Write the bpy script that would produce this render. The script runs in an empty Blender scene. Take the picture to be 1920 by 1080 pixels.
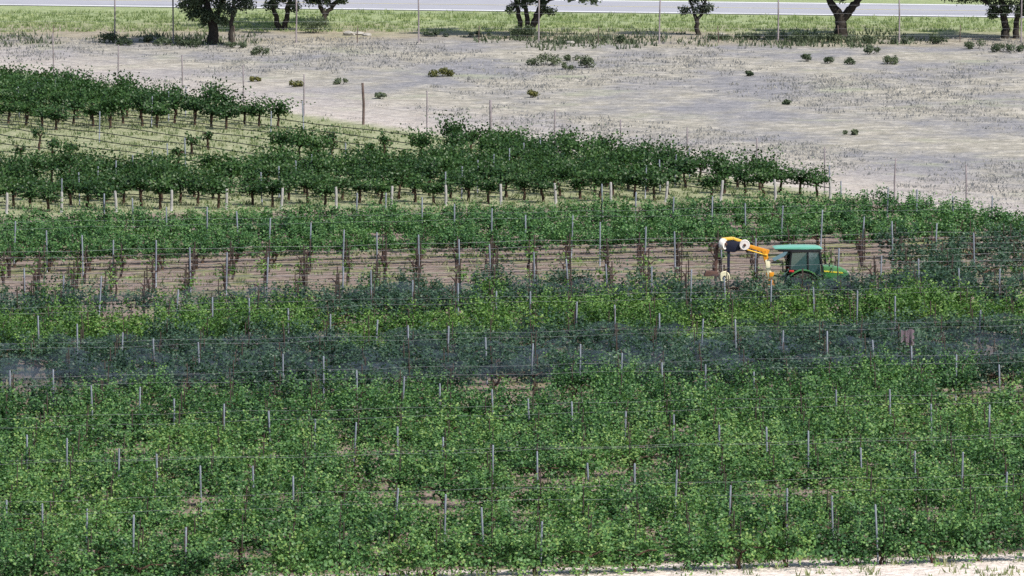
import bpy, bmesh, math, random
import numpy as np
from mathutils import Vector, Matrix

random.seed(7)
rng = np.random.default_rng(11)
sc = bpy.context.scene
COL = sc.collection
R_ = math.radians

# ------------------------------------------------------------------ camera model
W, H = 1920.0, 1080.0
F = 16050.0
PITCH = math.atan((540 + 1150) / F)
CAM = Vector((0.0, -380.0, 38.7))
RIGHT = Vector((1, 0, 0))
FWD = Vector((0, math.cos(PITCH), -math.sin(PITCH)))
UP = Vector((0, math.sin(PITCH), math.cos(PITCH)))


def at(px, py, z=0.0):
    """ground point seen at a pixel of the photograph"""
    d = FWD + RIGHT * ((px - 960) / F) + UP * ((540 - py) / F)
    t = (z - CAM.z) / d.z
    p = CAM + d * t
    return Vector((p.x, p.y, z))


def proj(p):
    v = Vector(p) - CAM
    w = v.dot(FWD)
    return 960 + F * v.dot(RIGHT) / w, 540 - F * v.dot(UP) / w


# ------------------------------------------------------------------ tagging
def tag(o, label=None, cat=None, group=None, kind=None):
    if label: o['label'] = label
    if cat: o['category'] = cat
    if group: o['group'] = group
    if kind: o['kind'] = kind
    return o


def empty(name, loc=(0, 0, 0), rz=0.0):
    o = bpy.data.objects.new(name, None)
    o.empty_display_size = 0.2
    COL.objects.link(o)
    o.location = loc
    o.rotation_euler = (0, 0, rz)
    return o


def link(name, me, parent=None, loc=(0, 0, 0), rz=0.0, sc_=None):
    o = bpy.data.objects.new(name, me)
    COL.objects.link(o)
    o.location = loc
    o.rotation_euler = (0, 0, rz)
    if sc_: o.scale = sc_
    if parent: o.parent = parent
    return o


def words(n):
    small = ['zeroth', 'first', 'second', 'third', 'fourth', 'fifth', 'sixth', 'seventh', 'eighth', 'ninth', 'tenth',
             'eleventh', 'twelfth', 'thirteenth', 'fourteenth', 'fifteenth', 'sixteenth', 'seventeenth',
             'eighteenth', 'nineteenth']
    if n < 20: return small[n]
    tens = {2: 'twent', 3: 'thirt', 4: 'fort', 5: 'fift', 6: 'sixt'}[n // 10]
    return tens + 'ieth' if n % 10 == 0 else tens + 'y-' + small[n % 10]


# ------------------------------------------------------------------ materials
def new_mat(name):
    m = bpy.data.materials.new(name)
    m.use_nodes = True
    nt = m.node_tree
    nt.nodes.clear()
    out = nt.nodes.new('ShaderNodeOutputMaterial')
    return m, nt, out


def N(nt, t, **kw):
    n = nt.nodes.new(t)
    for k, v in kw.items():
        if k.startswith('i_'):
            n.inputs[k[2:].replace('_', ' ')].default_value = v
        else:
            setattr(n, k, v)
    return n


def ramp(nt, stops, fac=None, interp='LINEAR'):
    n = nt.nodes.new('ShaderNodeValToRGB')
    n.color_ramp.interpolation = interp
    e = n.color_ramp.elements
    while len(e) > 1: e.remove(e[-1])
    for i, (p, c) in enumerate(stops):
        el = e[0] if i == 0 else e.new(p)
        el.position = p
        el.color = (*c, 1)
    if fac is not None: nt.links.new(fac, n.inputs['Fac'])
    return n


def noise(nt, vec, scale, detail=3.0, rough=0.55, sx=1, sy=1, sz=1):
    if (sx, sy, sz) != (1, 1, 1):
        mp = N(nt, 'ShaderNodeMapping')
        mp.inputs['Scale'].default_value = (sx, sy, sz)
        nt.links.new(vec, mp.inputs['Vector'])
        vec = mp.outputs['Vector']
    n = N(nt, 'ShaderNodeTexNoise')
    n.inputs['Scale'].default_value = scale
    n.inputs['Detail'].default_value = detail
    n.inputs['Roughness'].default_value = rough
    nt.links.new(vec, n.inputs['Vector'])
    return n.outputs['Fac']


def mix(nt, fac, a, b):
    n = nt.nodes.new('ShaderNodeMix')
    n.data_type = 'RGBA'
    for s, v in ((0, fac), (6, a), (7, b)):
        if isinstance(v, (float, int)): n.inputs[s].default_value = v
        elif isinstance(v, tuple): n.inputs[s].default_value = (*v, 1)
        else: nt.links.new(v, n.inputs[s])
    return n.outputs[2]


def math_(nt, op, a, b=None, c=None, clamp=False):
    n = nt.nodes.new('ShaderNodeMath')
    n.operation = op
    n.use_clamp = clamp
    for i, v in enumerate((a, b, c)):
        if v is None: continue
        if isinstance(v, (float, int)): n.inputs[i].default_value = v
        else: nt.links.new(v, n.inputs[i])
    return n.outputs[0]


def leaf_mat(name, stops, vary=0.35, transl=0.28, gloss=0.45, spec=0.22, tint=(1.02, 1.25, 0.62)):
    """stops: ramp over the per-leaf tone attribute (young leaves paler)"""
    m, nt, out = new_mat(name)
    a = N(nt, 'ShaderNodeAttribute', attribute_name='tone')
    oi = N(nt, 'ShaderNodeObjectInfo')
    v = math_(nt, 'MULTIPLY_ADD', oi.outputs['Random'], vary, -vary / 2)
    t = math_(nt, 'ADD', a.outputs['Fac'], v, clamp=True)
    c = ramp(nt, stops, t)
    p = N(nt, 'ShaderNodeBsdfPrincipled')
    p.inputs['Roughness'].default_value = gloss
    p.inputs['Specular IOR Level'].default_value = spec
    nt.links.new(c.outputs['Color'], p.inputs['Base Color'])
    tr = N(nt, 'ShaderNodeBsdfTranslucent')
    hs = N(nt, 'ShaderNodeMix', data_type='RGBA', blend_type='MULTIPLY')
    hs.inputs[0].default_value = 1
    nt.links.new(c.outputs['Color'], hs.inputs[6])
    hs.inputs[7].default_value = (*tint, 1)
    nt.links.new(hs.outputs[2], tr.inputs['Color'])
    ms = N(nt, 'ShaderNodeMixShader')
    ms.inputs[0].default_value = transl
    nt.links.new(p.outputs[0], ms.inputs[1])
    nt.links.new(tr.outputs[0], ms.inputs[2])
    nt.links.new(ms.outputs[0], out.inputs['Surface'])
    return m


def solid_mat(name, col, rough=0.6, metal=0.0, var=0.25, scale=6.0, spec=0.4, col2=None, bump=0.0):
    """painted / metal / wood surface with a soft procedural wear"""
    m, nt, out = new_mat(name)
    tc = N(nt, 'ShaderNodeTexCoord')
    f = noise(nt, tc.outputs['Object'], scale, 4.0, 0.6)
    c2 = col2 or tuple(x * (1 - var) for x in col)
    r = ramp(nt, [(0.35, c2), (0.65, col)], f)
    p = N(nt, 'ShaderNodeBsdfPrincipled')
    p.inputs['Roughness'].default_value = rough
    p.inputs['Metallic'].default_value = metal
    p.inputs['Specular IOR Level'].default_value = spec
    nt.links.new(r.outputs['Color'], p.inputs['Base Color'])
    if bump:
        b = N(nt, 'ShaderNodeBump')
        b.inputs['Strength'].default_value = bump
        b.inputs['Distance'].default_value = 0.03
        nt.links.new(f, b.inputs['Height'])
        nt.links.new(b.outputs[0], p.inputs['Normal'])
    nt.links.new(p.outputs[0], out.inputs['Surface'])
    return m


M = {}
M['leaf_main'] = leaf_mat('leaf_main', [(0.0, (.023, .062, .025)), (0.35, (.063, .148, .050)), (0.7, (.122, .236, .070)), (1.0, (.22, .315, .095))], vary=.5)
M['leaf_lime'] = leaf_mat('leaf_lime', [(0.0, (.032, .082, .022)), (0.45, (.085, .178, .040)), (0.8, (.15, .255, .060)), (1.0, (.24, .33, .10))])
M['leaf_cool'] = leaf_mat('leaf_cool', [(0.0, (.030, .082, .032)), (0.4, (.078, .172, .060)), (0.8, (.13, .24, .078)), (1.0, (.20, .30, .11))])
M['leaf_dull'] = leaf_mat('leaf_dull', [(0.0, (.024, .054, .036)), (0.5, (.056, .108, .068)), (1.0, (.13, .20, .12))])
M['leaf_dark'] = leaf_mat('leaf_dark', [(0.0, (.016, .040, .014)), (0.5, (.034, .080, .022)), (0.85, (.056, .112, .030)), (1.0, (.09, .14, .045))], transl=0.2)
M['leaf_brown'] = leaf_mat('leaf_brown', [(0.0, (.05, .035, .02)), (0.5, (.09, .055, .03)), (1.0, (.13, .09, .04))], transl=0.2)
M['leaf_oak'] = leaf_mat('leaf_oak', [(0.0, (.040, .058, .038)), (0.5, (.080, .108, .064)), (1.0, (.15, .18, .115))], transl=0.35, gloss=.5)
M['leaf_grey'] = leaf_mat('leaf_grey', [(0.0, (.05, .065, .05)), (0.5, (.08, .10, .07)), (1.0, (.14, .16, .12))], transl=0.2, gloss=.6)
M['leaf_olive'] = leaf_mat('leaf_olive', [(0.0, (.06, .07, .02)), (0.5, (.12, .12, .035)), (1.0, (.19, .18, .06))], transl=0.2, gloss=.6)
M['leaf_shrub'] = leaf_mat('leaf_shrub', [(0.0, (.05, .07, .045)), (0.5, (.085, .11, .065)), (1.0, (.14, .16, .09))], transl=0.2, gloss=.6)
M['grass_dry'] = leaf_mat('grass_dry', [(0.0, (.27, .27, .275)), (0.4, (.36, .345, .33)), (0.75, (.46, .435, .39)), (1.0, (.60, .565, .50))], transl=0.5, gloss=.7, spec=.1, tint=(1, 1, .95))
M['grass_green'] = leaf_mat('grass_green', [(0.0, (.18, .235, .11)), (0.5, (.25, .30, .15)), (1.0, (.36, .39, .22))], transl=0.4, gloss=.7, spec=.1)
M['grass_pale'] = leaf_mat('grass_pale', [(0.0, (.14, .18, .085)), (0.5, (.22, .25, .135)), (1.0, (.37, .36, .22))], transl=0.3, gloss=.7, spec=.1)
M['bark_vine'] = solid_mat('bark_vine', (.085, .055, .04), .9, var=.5, scale=9, spec=.1, bump=.6)
M['bark_red'] = solid_mat('bark_red', (.066, .044, .04), .9, var=.45, scale=9, spec=.1, bump=.6)
M['bark_oak'] = solid_mat('bark_oak', (.050, .043, .038), .95, var=.5, scale=7, spec=.1, bump=.8)
M['stake'] = solid_mat('stake', (.05, .038, .032), .85, var=.4, scale=5, spec=.15)
M['post_steel'] = solid_mat('post_steel', (.24, .265, .315), .55, metal=.2, var=.45, scale=4)
M['post_white'] = solid_mat('post_white', (.34, .33, .32), .8, var=.35, scale=5, spec=.15)
M['post_dark'] = solid_mat('post_dark', (.115, .085, .075), .85, var=.35, scale=4, spec=.15)
M['post_fence'] = solid_mat('post_fence', (.24, .21, .22), .8, var=.3, scale=4, spec=.2)
M['wire'] = solid_mat('wire', (.30, .31, .34), .5, metal=.3, var=.3)
M['hose'] = solid_mat('hose', (.03, .028, .03), .6, var=.3)
M['tr_green'] = solid_mat('tr_green', (.045, .20, .05), .38, col2=(.075, .175, .07), scale=3, spec=.5)
M['tr_roof'] = solid_mat('tr_roof', (.13, .40, .29), .3, var=.10, scale=3, spec=.5)
M['tr_yellow'] = solid_mat('tr_yellow', (.75, .62, .06), .35, var=.1)
M['tr_black'] = solid_mat('tr_black', (.012, .013, .016), .5, var=.3)
M['tyre'] = solid_mat('tyre', (.025, .024, .023), .85, col2=(.06, .05, .042), scale=5)
M['orange'] = solid_mat('orange', (.72, .30, .02), .4, var=.22, scale=5)
M['amber'] = solid_mat('amber', (.80, .48, .05), .4, var=.15, scale=5)
M['drum_white'] = solid_mat('drum_white', (.78, .72, .68), .5, var=.12, scale=5)
M['cream'] = solid_mat('cream', (.82, .76, .52), .5, var=.12, scale=5)
M['rust'] = solid_mat('rust', (.13, .07, .055), .8, var=.4, scale=8)
M['navy'] = solid_mat('navy', (.012, .014, .035), .5, var=.3)
M['red_lamp'] = solid_mat('red_lamp', (.55, .03, .03), .3, var=.1)
M['pink_cloth'] = solid_mat('pink_cloth', (.20, .155, .18), .9, var=.25, scale=4, spec=.1)
M['rock'] = solid_mat('rock', (.36, .34, .31), .9, var=.3, scale=4, spec=.1, bump=.5)
M['asphalt'] = solid_mat('asphalt', (.32, .32, .355), .85, var=.10, scale=.25, spec=.2)
M['road_paint'] = solid_mat('road_paint', (.82, .82, .82), .7, var=.1, scale=1)


def glass_mat():
    m, nt, out = new_mat('cab_glass')
    g = N(nt, 'ShaderNodeBsdfGlossy')
    g.inputs['Roughness'].default_value = .06
    g.inputs['Color'].default_value = (.7, .85, .85, 1)
    t = N(nt, 'ShaderNodeBsdfTransparent')
    t.inputs['Color'].default_value = (.42, .58, .56, 1)
    fr = N(nt, 'ShaderNodeFresnel')
    fr.inputs['IOR'].default_value = 1.5
    f2 = math_(nt, 'ADD', fr.outputs[0], .32, clamp=True)
    ms = N(nt, 'ShaderNodeMixShader')
    nt.links.new(f2, ms.inputs[0])
    nt.links.new(t.outputs[0], ms.inputs[1])
    nt.links.new(g.outputs[0], ms.inputs[2])
    df = N(nt, 'ShaderNodeBsdfDiffuse')
    df.inputs['Color'].default_value = (.06, .125, .145, 1)
    m2 = N(nt, 'ShaderNodeMixShader')
    m2.inputs[0].default_value = .42
    nt.links.new(ms.outputs[0], m2.inputs[1])
    nt.links.new(df.outputs[0], m2.inputs[2])
    nt.links.new(m2.outputs[0], out.inputs['Surface'])
    return m


M['glass'] = glass_mat()


def net_mat():
    m, nt, out = new_mat('bird_net')
    tc = N(nt, 'ShaderNodeTexCoord')
    f = noise(nt, tc.outputs['Object'], 1.2, 3, .6, sx=.35, sz=2.0)
    op = math_(nt, 'MULTIPLY_ADD', f, 1.25, -.40, clamp=True)
    d = N(nt, 'ShaderNodeBsdfDiffuse')
    d.inputs['Color'].default_value = (.05, .068, .092, 1)
    t = N(nt, 'ShaderNodeBsdfTransparent')
    ms = N(nt, 'ShaderNodeMixShader')
    nt.links.new(op, ms.inputs[0])
    nt.links.new(t.outputs[0], ms.inputs[1])
    nt.links.new(d.outputs[0], ms.inputs[2])
    nt.links.new(ms.outputs[0], out.inputs['Surface'])
    return m


M['net'] = net_mat()


# ------------------------------------------------------------------ mesh helpers
def np_mesh(name, verts, quads, mats, tone=None, mat_idx=None, smooth=False):
    me = bpy.data.meshes.new(name)
    nv, nf = len(verts), len(quads)
    k = quads.shape[1]
    me.vertices.add(nv)
    me.vertices.foreach_set('co', np.asarray(verts, np.float32).ravel())
    me.loops.add(nf * k)
    me.loops.foreach_set('vertex_index', np.asarray(quads, np.int32).ravel())
    me.polygons.add(nf)
    me.polygons.foreach_set('loop_start', np.arange(nf, dtype=np.int32) * k)
    for m in mats: me.materials.append(m)
    if mat_idx is not None: me.polygons.foreach_set('material_index', np.asarray(mat_idx, np.int32))
    if tone is not None:
        a = me.attributes.new('tone', 'FLOAT', 'FACE')
        a.data.foreach_set('value', np.asarray(tone, np.float32))
    if smooth: me.polygons.foreach_set('use_smooth', np.ones(nf, bool))
    me.update(calc_edges=True)
    return me


def leaf_quads(c, n, size, aspect=0.9):
    """c (k,3) centres, n (k,3) normals, size (k,) -> verts (4k,3), quads (k,4)"""
    k = len(c)
    n = n / (np.linalg.norm(n, axis=1, keepdims=True) + 1e-9)
    t = rng.normal(size=(k, 3))
    t -= n * (t * n).sum(1, keepdims=True)
    t /= np.linalg.norm(t, axis=1, keepdims=True) + 1e-9
    b = np.cross(n, t)
    s = size[:, None] * .5
    v = np.stack([c - t * s, c + b * s * aspect + t * s * .1, c + t * s * 1.05, c - b * s * aspect + t * s * .1], 1)
    return v.reshape(-1, 3), np.arange(4 * k).reshape(k, 4)


def merge(parts):
    vs, qs, off = [], [], 0
    for v, q in parts:
        vs.append(v); qs.append(q + off); off += len(v)
    return np.concatenate(vs), np.concatenate(qs)


def tube(pts, rad, sides=6, cap=True):
    """swept tube as (verts, quads); pts list of 3-tuples, rad list"""
    pts = np.asarray(pts, float)
    n = len(pts)
    rad = np.broadcast_to(np.asarray(rad, float), (n,))
    tan = np.gradient(pts, axis=0)
    tan /= np.linalg.norm(tan, axis=1, keepdims=True) + 1e-9
    ref = np.array([0.31, 0.95, 0.05])
    if abs((tan.mean(0) * ref).sum()) > .85: ref = np.array([0.05, 0.1, 0.99])
    u = np.cross(tan, ref); u /= np.linalg.norm(u, axis=1, keepdims=True) + 1e-9
    w = np.cross(tan, u)
    a = np.arange(sides) * 2 * math.pi / sides
    ring = (u[:, None, :] * np.cos(a)[None, :, None] + w[:, None, :] * np.sin(a)[None, :, None]) * rad[:, None, None] + pts[:, None, :]
    v = ring.reshape(-1, 3)
    q = []
    for i in range(n - 1):
        for j in range(sides):
            k = (j + 1) % sides
            q.append((i * sides + j, i * sides + k, (i + 1) * sides + k, (i + 1) * sides + j))
    if cap:
        for base, end in ((0, pts[0]), ((n - 1) * sides, pts[-1])):
            ci = len(v)
            v = np.vstack([v, end[None]])
            for j in range(0, sides, 2):
                q.append((base + j, base + (j + 1) % sides, base + (j + 2) % sides, ci))
    return v, np.array(q, int)


def box_bm(bm, x0, x1, y0, y1, z0, z1, bev=0.0):
    r = bmesh.ops.create_cube(bm, size=1.0)
    vs = r['verts']
    for v in vs:
        v.co = Vector(((x0 + x1) / 2 + v.co.x * (x1 - x0), (y0 + y1) / 2 + v.co.y * (y1 - y0), (z0 + z1) / 2 + v.co.z * (z1 - z0)))
    if bev:
        es = list({e for v in vs for e in v.link_edges})
        bmesh.ops.bevel(bm, geom=es, offset=bev, segments=2, affect='EDGES', profile=.6)
    return vs


def prism_bm(bm, poly, y0, y1, bev=0.0):
    """polygon in x,z extruded along y"""
    vs = [bm.verts.new((x, y0, z)) for x, z in poly]
    f = bm.faces.new(vs)
    r = bmesh.ops.extrude_face_region(bm, geom=[f])
    nv = [g for g in r['geom'] if isinstance(g, bmesh.types.BMVert)]
    for v in nv: v.co.y = y1
    if bev:
        allv = set(vs) | set(nv)
        es = [e for e in {e for v in allv for e in v.link_edges}]
        bmesh.ops.bevel(bm, geom=es, offset=bev, segments=2, affect='EDGES', profile=.6)


def lathe_bm(bm, profile, centre, axis='Y', seg=28):
    """profile: list of (radius, along-axis)"""
    rings = []
    for r, a in profile:
        ring = []
        for k in range(seg):
            t = 2 * math.pi * k / seg
            c, s = math.cos(t) * r, math.sin(t) * r
            if axis == 'Y': p = (c, a, s)
            elif axis == 'X': p = (a, c, s)
            else: p = (c, s, a)
            ring.append(bm.verts.new(Vector(centre) + Vector(p)))
        rings.append(ring)
    for i in range(len(rings) - 1):
        for k in range(seg):
            bm.faces.new((rings[i][k], rings[i][(k + 1) % seg], rings[i + 1][(k + 1) % seg], rings[i + 1][k]))
    for ring in (rings[0], rings[-1]):
        try: bm.faces.new(ring)
        except ValueError: pass


def tube_bm(bm, pts, rad, sides=8):
    v, q = tube(pts, rad, sides)
    bv = [bm.verts.new(p) for p in v]
    for f in q:
        try: bm.faces.new([bv[i] for i in f])
        except ValueError: pass


def bm_obj(name, bm, mat, parent=None, loc=(0, 0, 0), smooth=False):
    bmesh.ops.recalc_face_normals(bm, faces=bm.faces[:])
    me = bpy.data.meshes.new(name)
    bm.to_mesh(me); bm.free()
    me.materials.append(mat)
    if smooth:
        for p in me.polygons: p.use_smooth = True
        me.set_sharp_from_angle(angle=R_(40))
    return link(name, me, parent, loc)


# ================================================================== SETTING
# ---- lines of the site (world)
FA, FB = at(340, 183), at(1815, 404)           # fence between vineyard and meadow
fd = (FB - FA).normalized()
fn = Vector((-fd.y, fd.x, 0))                   # points away from the camera
if fn.y < 0: fn = -fn
ROWSH = 0.215                                   # rows swing away to the right
RS = 2.46                                       # row spacing
VS = 1.63                                       # vine spacing
TRACTOR = at(1503, 562)
ROW_ORIGIN = TRACTOR.y - ROWSH * TRACTOR.x - RS / 2     # row right in front of the tractor


def row_y(r, x):                                # r = 0 just in front of the tractor, growing away
    return ROW_ORIGIN + r * RS + ROWSH * x


p_front = at(960, 1085)
R_FRONT = round((p_front.y - ROW_ORIGIN) / RS)  # nearest row (negative)
p_c_far = at(960, 428)
R_CFAR = round((p_c_far.y - ROW_ORIGIN) / RS)
p_c_near = at(960, 492)
R_CNEAR = round((p_c_near.y - ROW_ORIGIN) / RS)
LANE_Y = at(960, 388).y                         # lane between the two plantings


def fence_side(p):                              # >0 beyond the fence
    return (Vector((p[0], p[1], 0)) - FA).dot(fn)


def dotnode(nt, pos, nvec, off):
    n = N(nt, 'ShaderNodeVectorMath', operation='DOT_PRODUCT')
    nt.links.new(pos, n.inputs[0])
    n.inputs[1].default_value = nvec
    return math_(nt, 'ADD', n.outputs['Value'], off)


def ground_mat():
    m, nt, out = new_mat('ground')
    geo = N(nt, 'ShaderNodeNewGeometry')
    pos = geo.outputs['Position']
    # ---- vineyard floor
    nA = noise(nt, pos, .45, 5, .6)
    nB = noise(nt, pos, 2.6, 4, .65)
    soil = ramp(nt, [(.30, (.14, .105, .085)), (.55, (.225, .175, .15)), (.75, (.35, .29, .26))], nB)
    weeds = ramp(nt, [(.35, (.12, .14, .06)), (.65, (.25, .25, .13))], nB)
    wf = ramp(nt, [(.50, (0, 0, 0)), (.62, (1, 1, 1))], nA)
    floor = mix(nt, wf.outputs['Color'], soil.outputs['Color'], weeds.outputs['Color'])
    # ---- grassy floor of the far planting
    pg = ramp(nt, [(.3, (.16, .185, .10)), (.5, (.25, .265, .155)), (.72, (.38, .36, .245))], nB)
    dl = dotnode(nt, pos, (-ROWSH, 1, 0), -LANE_Y)
    dl2 = math_(nt, 'MULTIPLY_ADD', nA, 4.0, dl)
    lf = math_(nt, 'MULTIPLY_ADD', dl2, .5, -.5, clamp=True)
    vine = mix(nt, lf, floor, pg.outputs['Color'])
    # ---- pale track in front of the first row
    dt = dotnode(nt, pos, (-ROWSH, 1, 0), -(ROW_ORIGIN + R_FRONT * RS))
    dt2 = math_(nt, 'MULTIPLY_ADD', nA, 1.6, dt)
    tf = math_(nt, 'MULTIPLY_ADD', dt2, -1.6, 4.2, clamp=True)
    sand = ramp(nt, [(.3, (.40, .34, .30)), (.5, (.58, .51, .46)), (.72, (.74, .67, .62))], nB)
    vine = mix(nt, tf, vine, sand.outputs['Color'])
    # ---- meadow
    n1 = noise(nt, pos, .10, 6, .66, sx=1.2, sy=.8)
    n2 = noise(nt, pos, .9, 5, .7)
    n3 = noise(nt, pos, .22, 3, .6, sx=.6, sy=.7)
    lil = ramp(nt, [(.28, (.145, .145, .155)), (.5, (.212, .208, .22)), (.74, (.305, .293, .295))], n2)
    crm = ramp(nt, [(.28, (.20, .187, .155)), (.5, (.295, .275, .235)), (.70, (.485, .45, .39))], n2)
    grn = ramp(nt, [(.3, (.20, .215, .16)), (.7, (.33, .335, .25))], n2)
    f1 = ramp(nt, [(.40, (0, 0, 0)), (.57, (1, 1, 1))], n1)
    f3 = ramp(nt, [(.58, (0, 0, 0)), (.72, (1, 1, 1))], n3)
    mead = mix(nt, f1.outputs['Color'], lil.outputs['Color'], crm.outputs['Color'])
    mead = mix(nt, f3.outputs['Color'], mead, grn.outputs['Color'])
    df = dotnode(nt, pos, tuple(fn), -FA.dot(fn))
    df2 = math_(nt, 'MULTIPLY_ADD', n2, 3.0, df)
    ff = math_(nt, 'MULTIPLY_ADD', df2, .6, -.6, clamp=True)
    # sandy, pinkish strip just beyond the fence
    st = math_(nt, 'MULTIPLY_ADD', df2, -.09, 1.25, clamp=True)
    st = math_(nt, 'MULTIPLY', st, .8)
    pk = ramp(nt, [(.3, (.33, .285, .26)), (.7, (.52, .47, .43))], n2)
    mead = mix(nt, st, mead, pk.outputs['Color'])
    col = mix(nt, ff, vine, mead)
    # ---- brown strip then green verge before the road
    vA, vB = at(0, 62), at(1920, 74)
    vd = (vB - vA).normalized()
    vn = Vector((-vd.y, vd.x, 0))
    dv = dotnode(nt, pos, tuple(vn), -vA.dot(vn))
    dv = math_(nt, 'MULTIPLY_ADD', n3, 22.0, math_(nt, 'ADD', dv, -13.0))
    bf = math_(nt, 'MULTIPLY_ADD', dv, .10, 1.1, clamp=True)
    brn = ramp(nt, [(.3, (.20, .17, .11)), (.7, (.36, .31, .22))], n2)
    col = mix(nt, math_(nt, 'MULTIPLY', bf, .75), col, brn.outputs['Color'])
    gf = math_(nt, 'MULTIPLY_ADD', dv, .09, .12, clamp=True)
    vg = ramp(nt, [(.25, (.185, .23, .115)), (.5, (.245, .29, .15)), (.75, (.325, .355, .205))], n2)
    vg2 = mix(nt, f3.outputs['Color'], vg.outputs['Color'], (.31, .34, .16))
    col = mix(nt, gf, col, vg2)
    p = N(nt, 'ShaderNodeBsdfPrincipled')
    p.inputs['Roughness'].default_value = .95
    p.inputs['Specular IOR Level'].default_value = .08
    nt.links.new(col, p.inputs['Base Color'])
    b = N(nt, 'ShaderNodeBump')
    b.inputs['Strength'].default_value = .7
    b.inputs['Distance'].default_value = .25
    nt.links.new(nB, b.inputs['Height'])
    nt.links.new(b.outputs[0], p.inputs['Normal'])
    nt.links.new(p.outputs[0], out.inputs['Surface'])
    return m


bm = bmesh.new()
bmesh.ops.create_grid(bm, x_segments=8, y_segments=8, size=6000)
g = bm_obj('ground', bm, ground_mat())
tag(g, kind='structure')

# ---- road
rA, rB = at(0, 10.5), at(1850, 33)
rd = (rB - rA).normalized()
rn = Vector((-rd.y, rd.x, 0))
ROADW = 10.6


def strip(name, o0, o1, z, mat, kind='structure', L=900):
    bm = bmesh.new()
    c = [rA - rd * L + rn * o0, rA + rd * L + rn * o0, rA + rd * L + rn * o1, rA - rd * L + rn * o1]
    bm.faces.new([bm.verts.new((p.x, p.y, z)) for p in c])
    return tag(bm_obj(name, bm, mat), kind=kind)


strip('road', 0, ROADW, .03, M['asphalt'])
strip('road_edge_line', .35, .75, .036, M['road_paint'])
strip('road_edge_line', ROADW - .75, ROADW - .35, .036, M['road_paint'])
strip('road_centre_line', ROADW / 2 - .07, ROADW / 2 + .07, .036, M['tr_yellow'])


# ---- loose grass, one object per stretch
def tufts(name, pts, hmin, hmax, mats, blades=9, spread=.16, wid=.035):
    k = len(pts)
    P = np.repeat(np.asarray(pts), blades, axis=0)
    hh = np.repeat(rng.uniform(hmin, hmax, k), blades) * rng.uniform(.6, 1.1, k * blades)
    tv = np.repeat(np.clip(rng.normal(.5, .22, k), 0, 1), blades)
    base = P.copy()
    base[:, :2] += rng.normal(0, spread, (k * blades, 2))
    lean = rng.normal(0, .35, (k * blades, 2)) * hh[:, None]
    tip = base.copy(); tip[:, :2] += lean; tip[:, 2] += hh
    a = rng.uniform(0, math.pi, k * blades)
    w = np.stack([np.cos(a), np.sin(a), 0 * a], 1) * wid * rng.uniform(.6, 1.4, k * blades)[:, None]
    v = np.stack([base - w, base + w, tip + w * .15, tip - w * .15], 1).reshape(-1, 3)
    q = np.arange(4 * k * blades).reshape(-1, 4)
    tone = np.clip(tv + rng.normal(0, .12, k * blades), 0, 1)
    return link(name, np_mesh(name, v, q, mats, tone))


def scatter_px(n, x0, x1, ya, yb, cond=None):
    out = []
    P0, P1 = at(960, ya), at(960, yb)
    while len(out) < n:
        px = random.uniform(x0, x1)
        y = random.uniform(P1.y, P0.y)
        s = F / (y - CAM.y)
        X = (px - 960) / s
        if cond and not cond(X, y, px): continue
        out.append((X, y, 0.0))
    return out


pt = scatter_px(2600, -80, 2000, 70, 420, lambda X, Y, px: fence_side((X, Y)) > 1.2 and math.sin(X * .31 + 2 * math.sin(Y * .09)) + math.sin(Y * .13 + X * .1) + random.gauss(0, .5) > .3)
tag(tufts('dry_grass', pt, .05, .19, [M['grass_dry']], 10, .30, .04), 'pale dry grass over the open meadow', 'grass', kind='stuff')
pt = scatter_px(2600, -80, 2000, 22, 60, lambda X, Y, px: (Vector((X, Y, 0)) - rA).dot(rn) < -1.5)
tag(tufts('verge_grass', pt, .08, .28, [M['grass_green']]), 'green roadside grass between the road and the oaks', 'grass', kind='stuff')
pt = scatter_px(2600, -80, 1650, 165, 400, lambda X, Y, px: fence_side((X, Y)) < -.5 and Y - ROWSH * X > LANE_Y - 2)
tag(tufts('vineyard_grass', pt, .08, .25, [M['grass_pale']]), 'pale green grass on the floor of the far vineyard', 'grass', kind='stuff')
pt = scatter_px(3000, -40, 1960, 470, 1085)
tag(tufts('alley_weeds', pt, .08, .30, [M['grass_pale']]), 'short weeds on the soil between the trellised vine rows', 'weeds', kind='stuff')


# ================================================================== VINES
def shoots(n_sh, n_lf, head, spread_x, spread_y, rise, droop, length, jit, smin, smax, young=.35, up=.8):
    """leaves along arching shoots; returns centres, normals, sizes, tone"""
    C, S, T, Nn = [], [], [], []
    for i in range(n_sh):
        x0 = rng.uniform(-spread_x, spread_x)
        ax = rng.normal(0, .35)
        by = rng.normal(0, spread_y)
        c = rise * rng.uniform(.65, 1.25)
        d = droop * rng.uniform(.3, 1.3)
        L = length * rng.uniform(.7, 1.15)
        t = np.sort(rng.uniform(.05, 1, n_lf))
        p = np.stack([x0 + ax * t * L, by * t ** 1.3 * L, head + (c * t - d * t * t) * L], 1)
        p += rng.normal(0, jit, p.shape)
        p[:, 2] = np.maximum(p[:, 2], .12)
        C.append(p)
        S.append(rng.uniform(smin, smax, n_lf) * (1.1 - .35 * t))
        sh = rng.normal(0, .08)
        T.append(np.clip(rng.normal(.38, .16, n_lf) + young * (t > .8) + sh, 0, 1))
        o = rng.normal(0, .6, p.shape)
        o[:, 2] += up
        o[:, 1] += by * .8
        Nn.append(o)
    return np.concatenate(C), np.concatenate(Nn), np.concatenate(S), np.concatenate(T)


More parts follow.
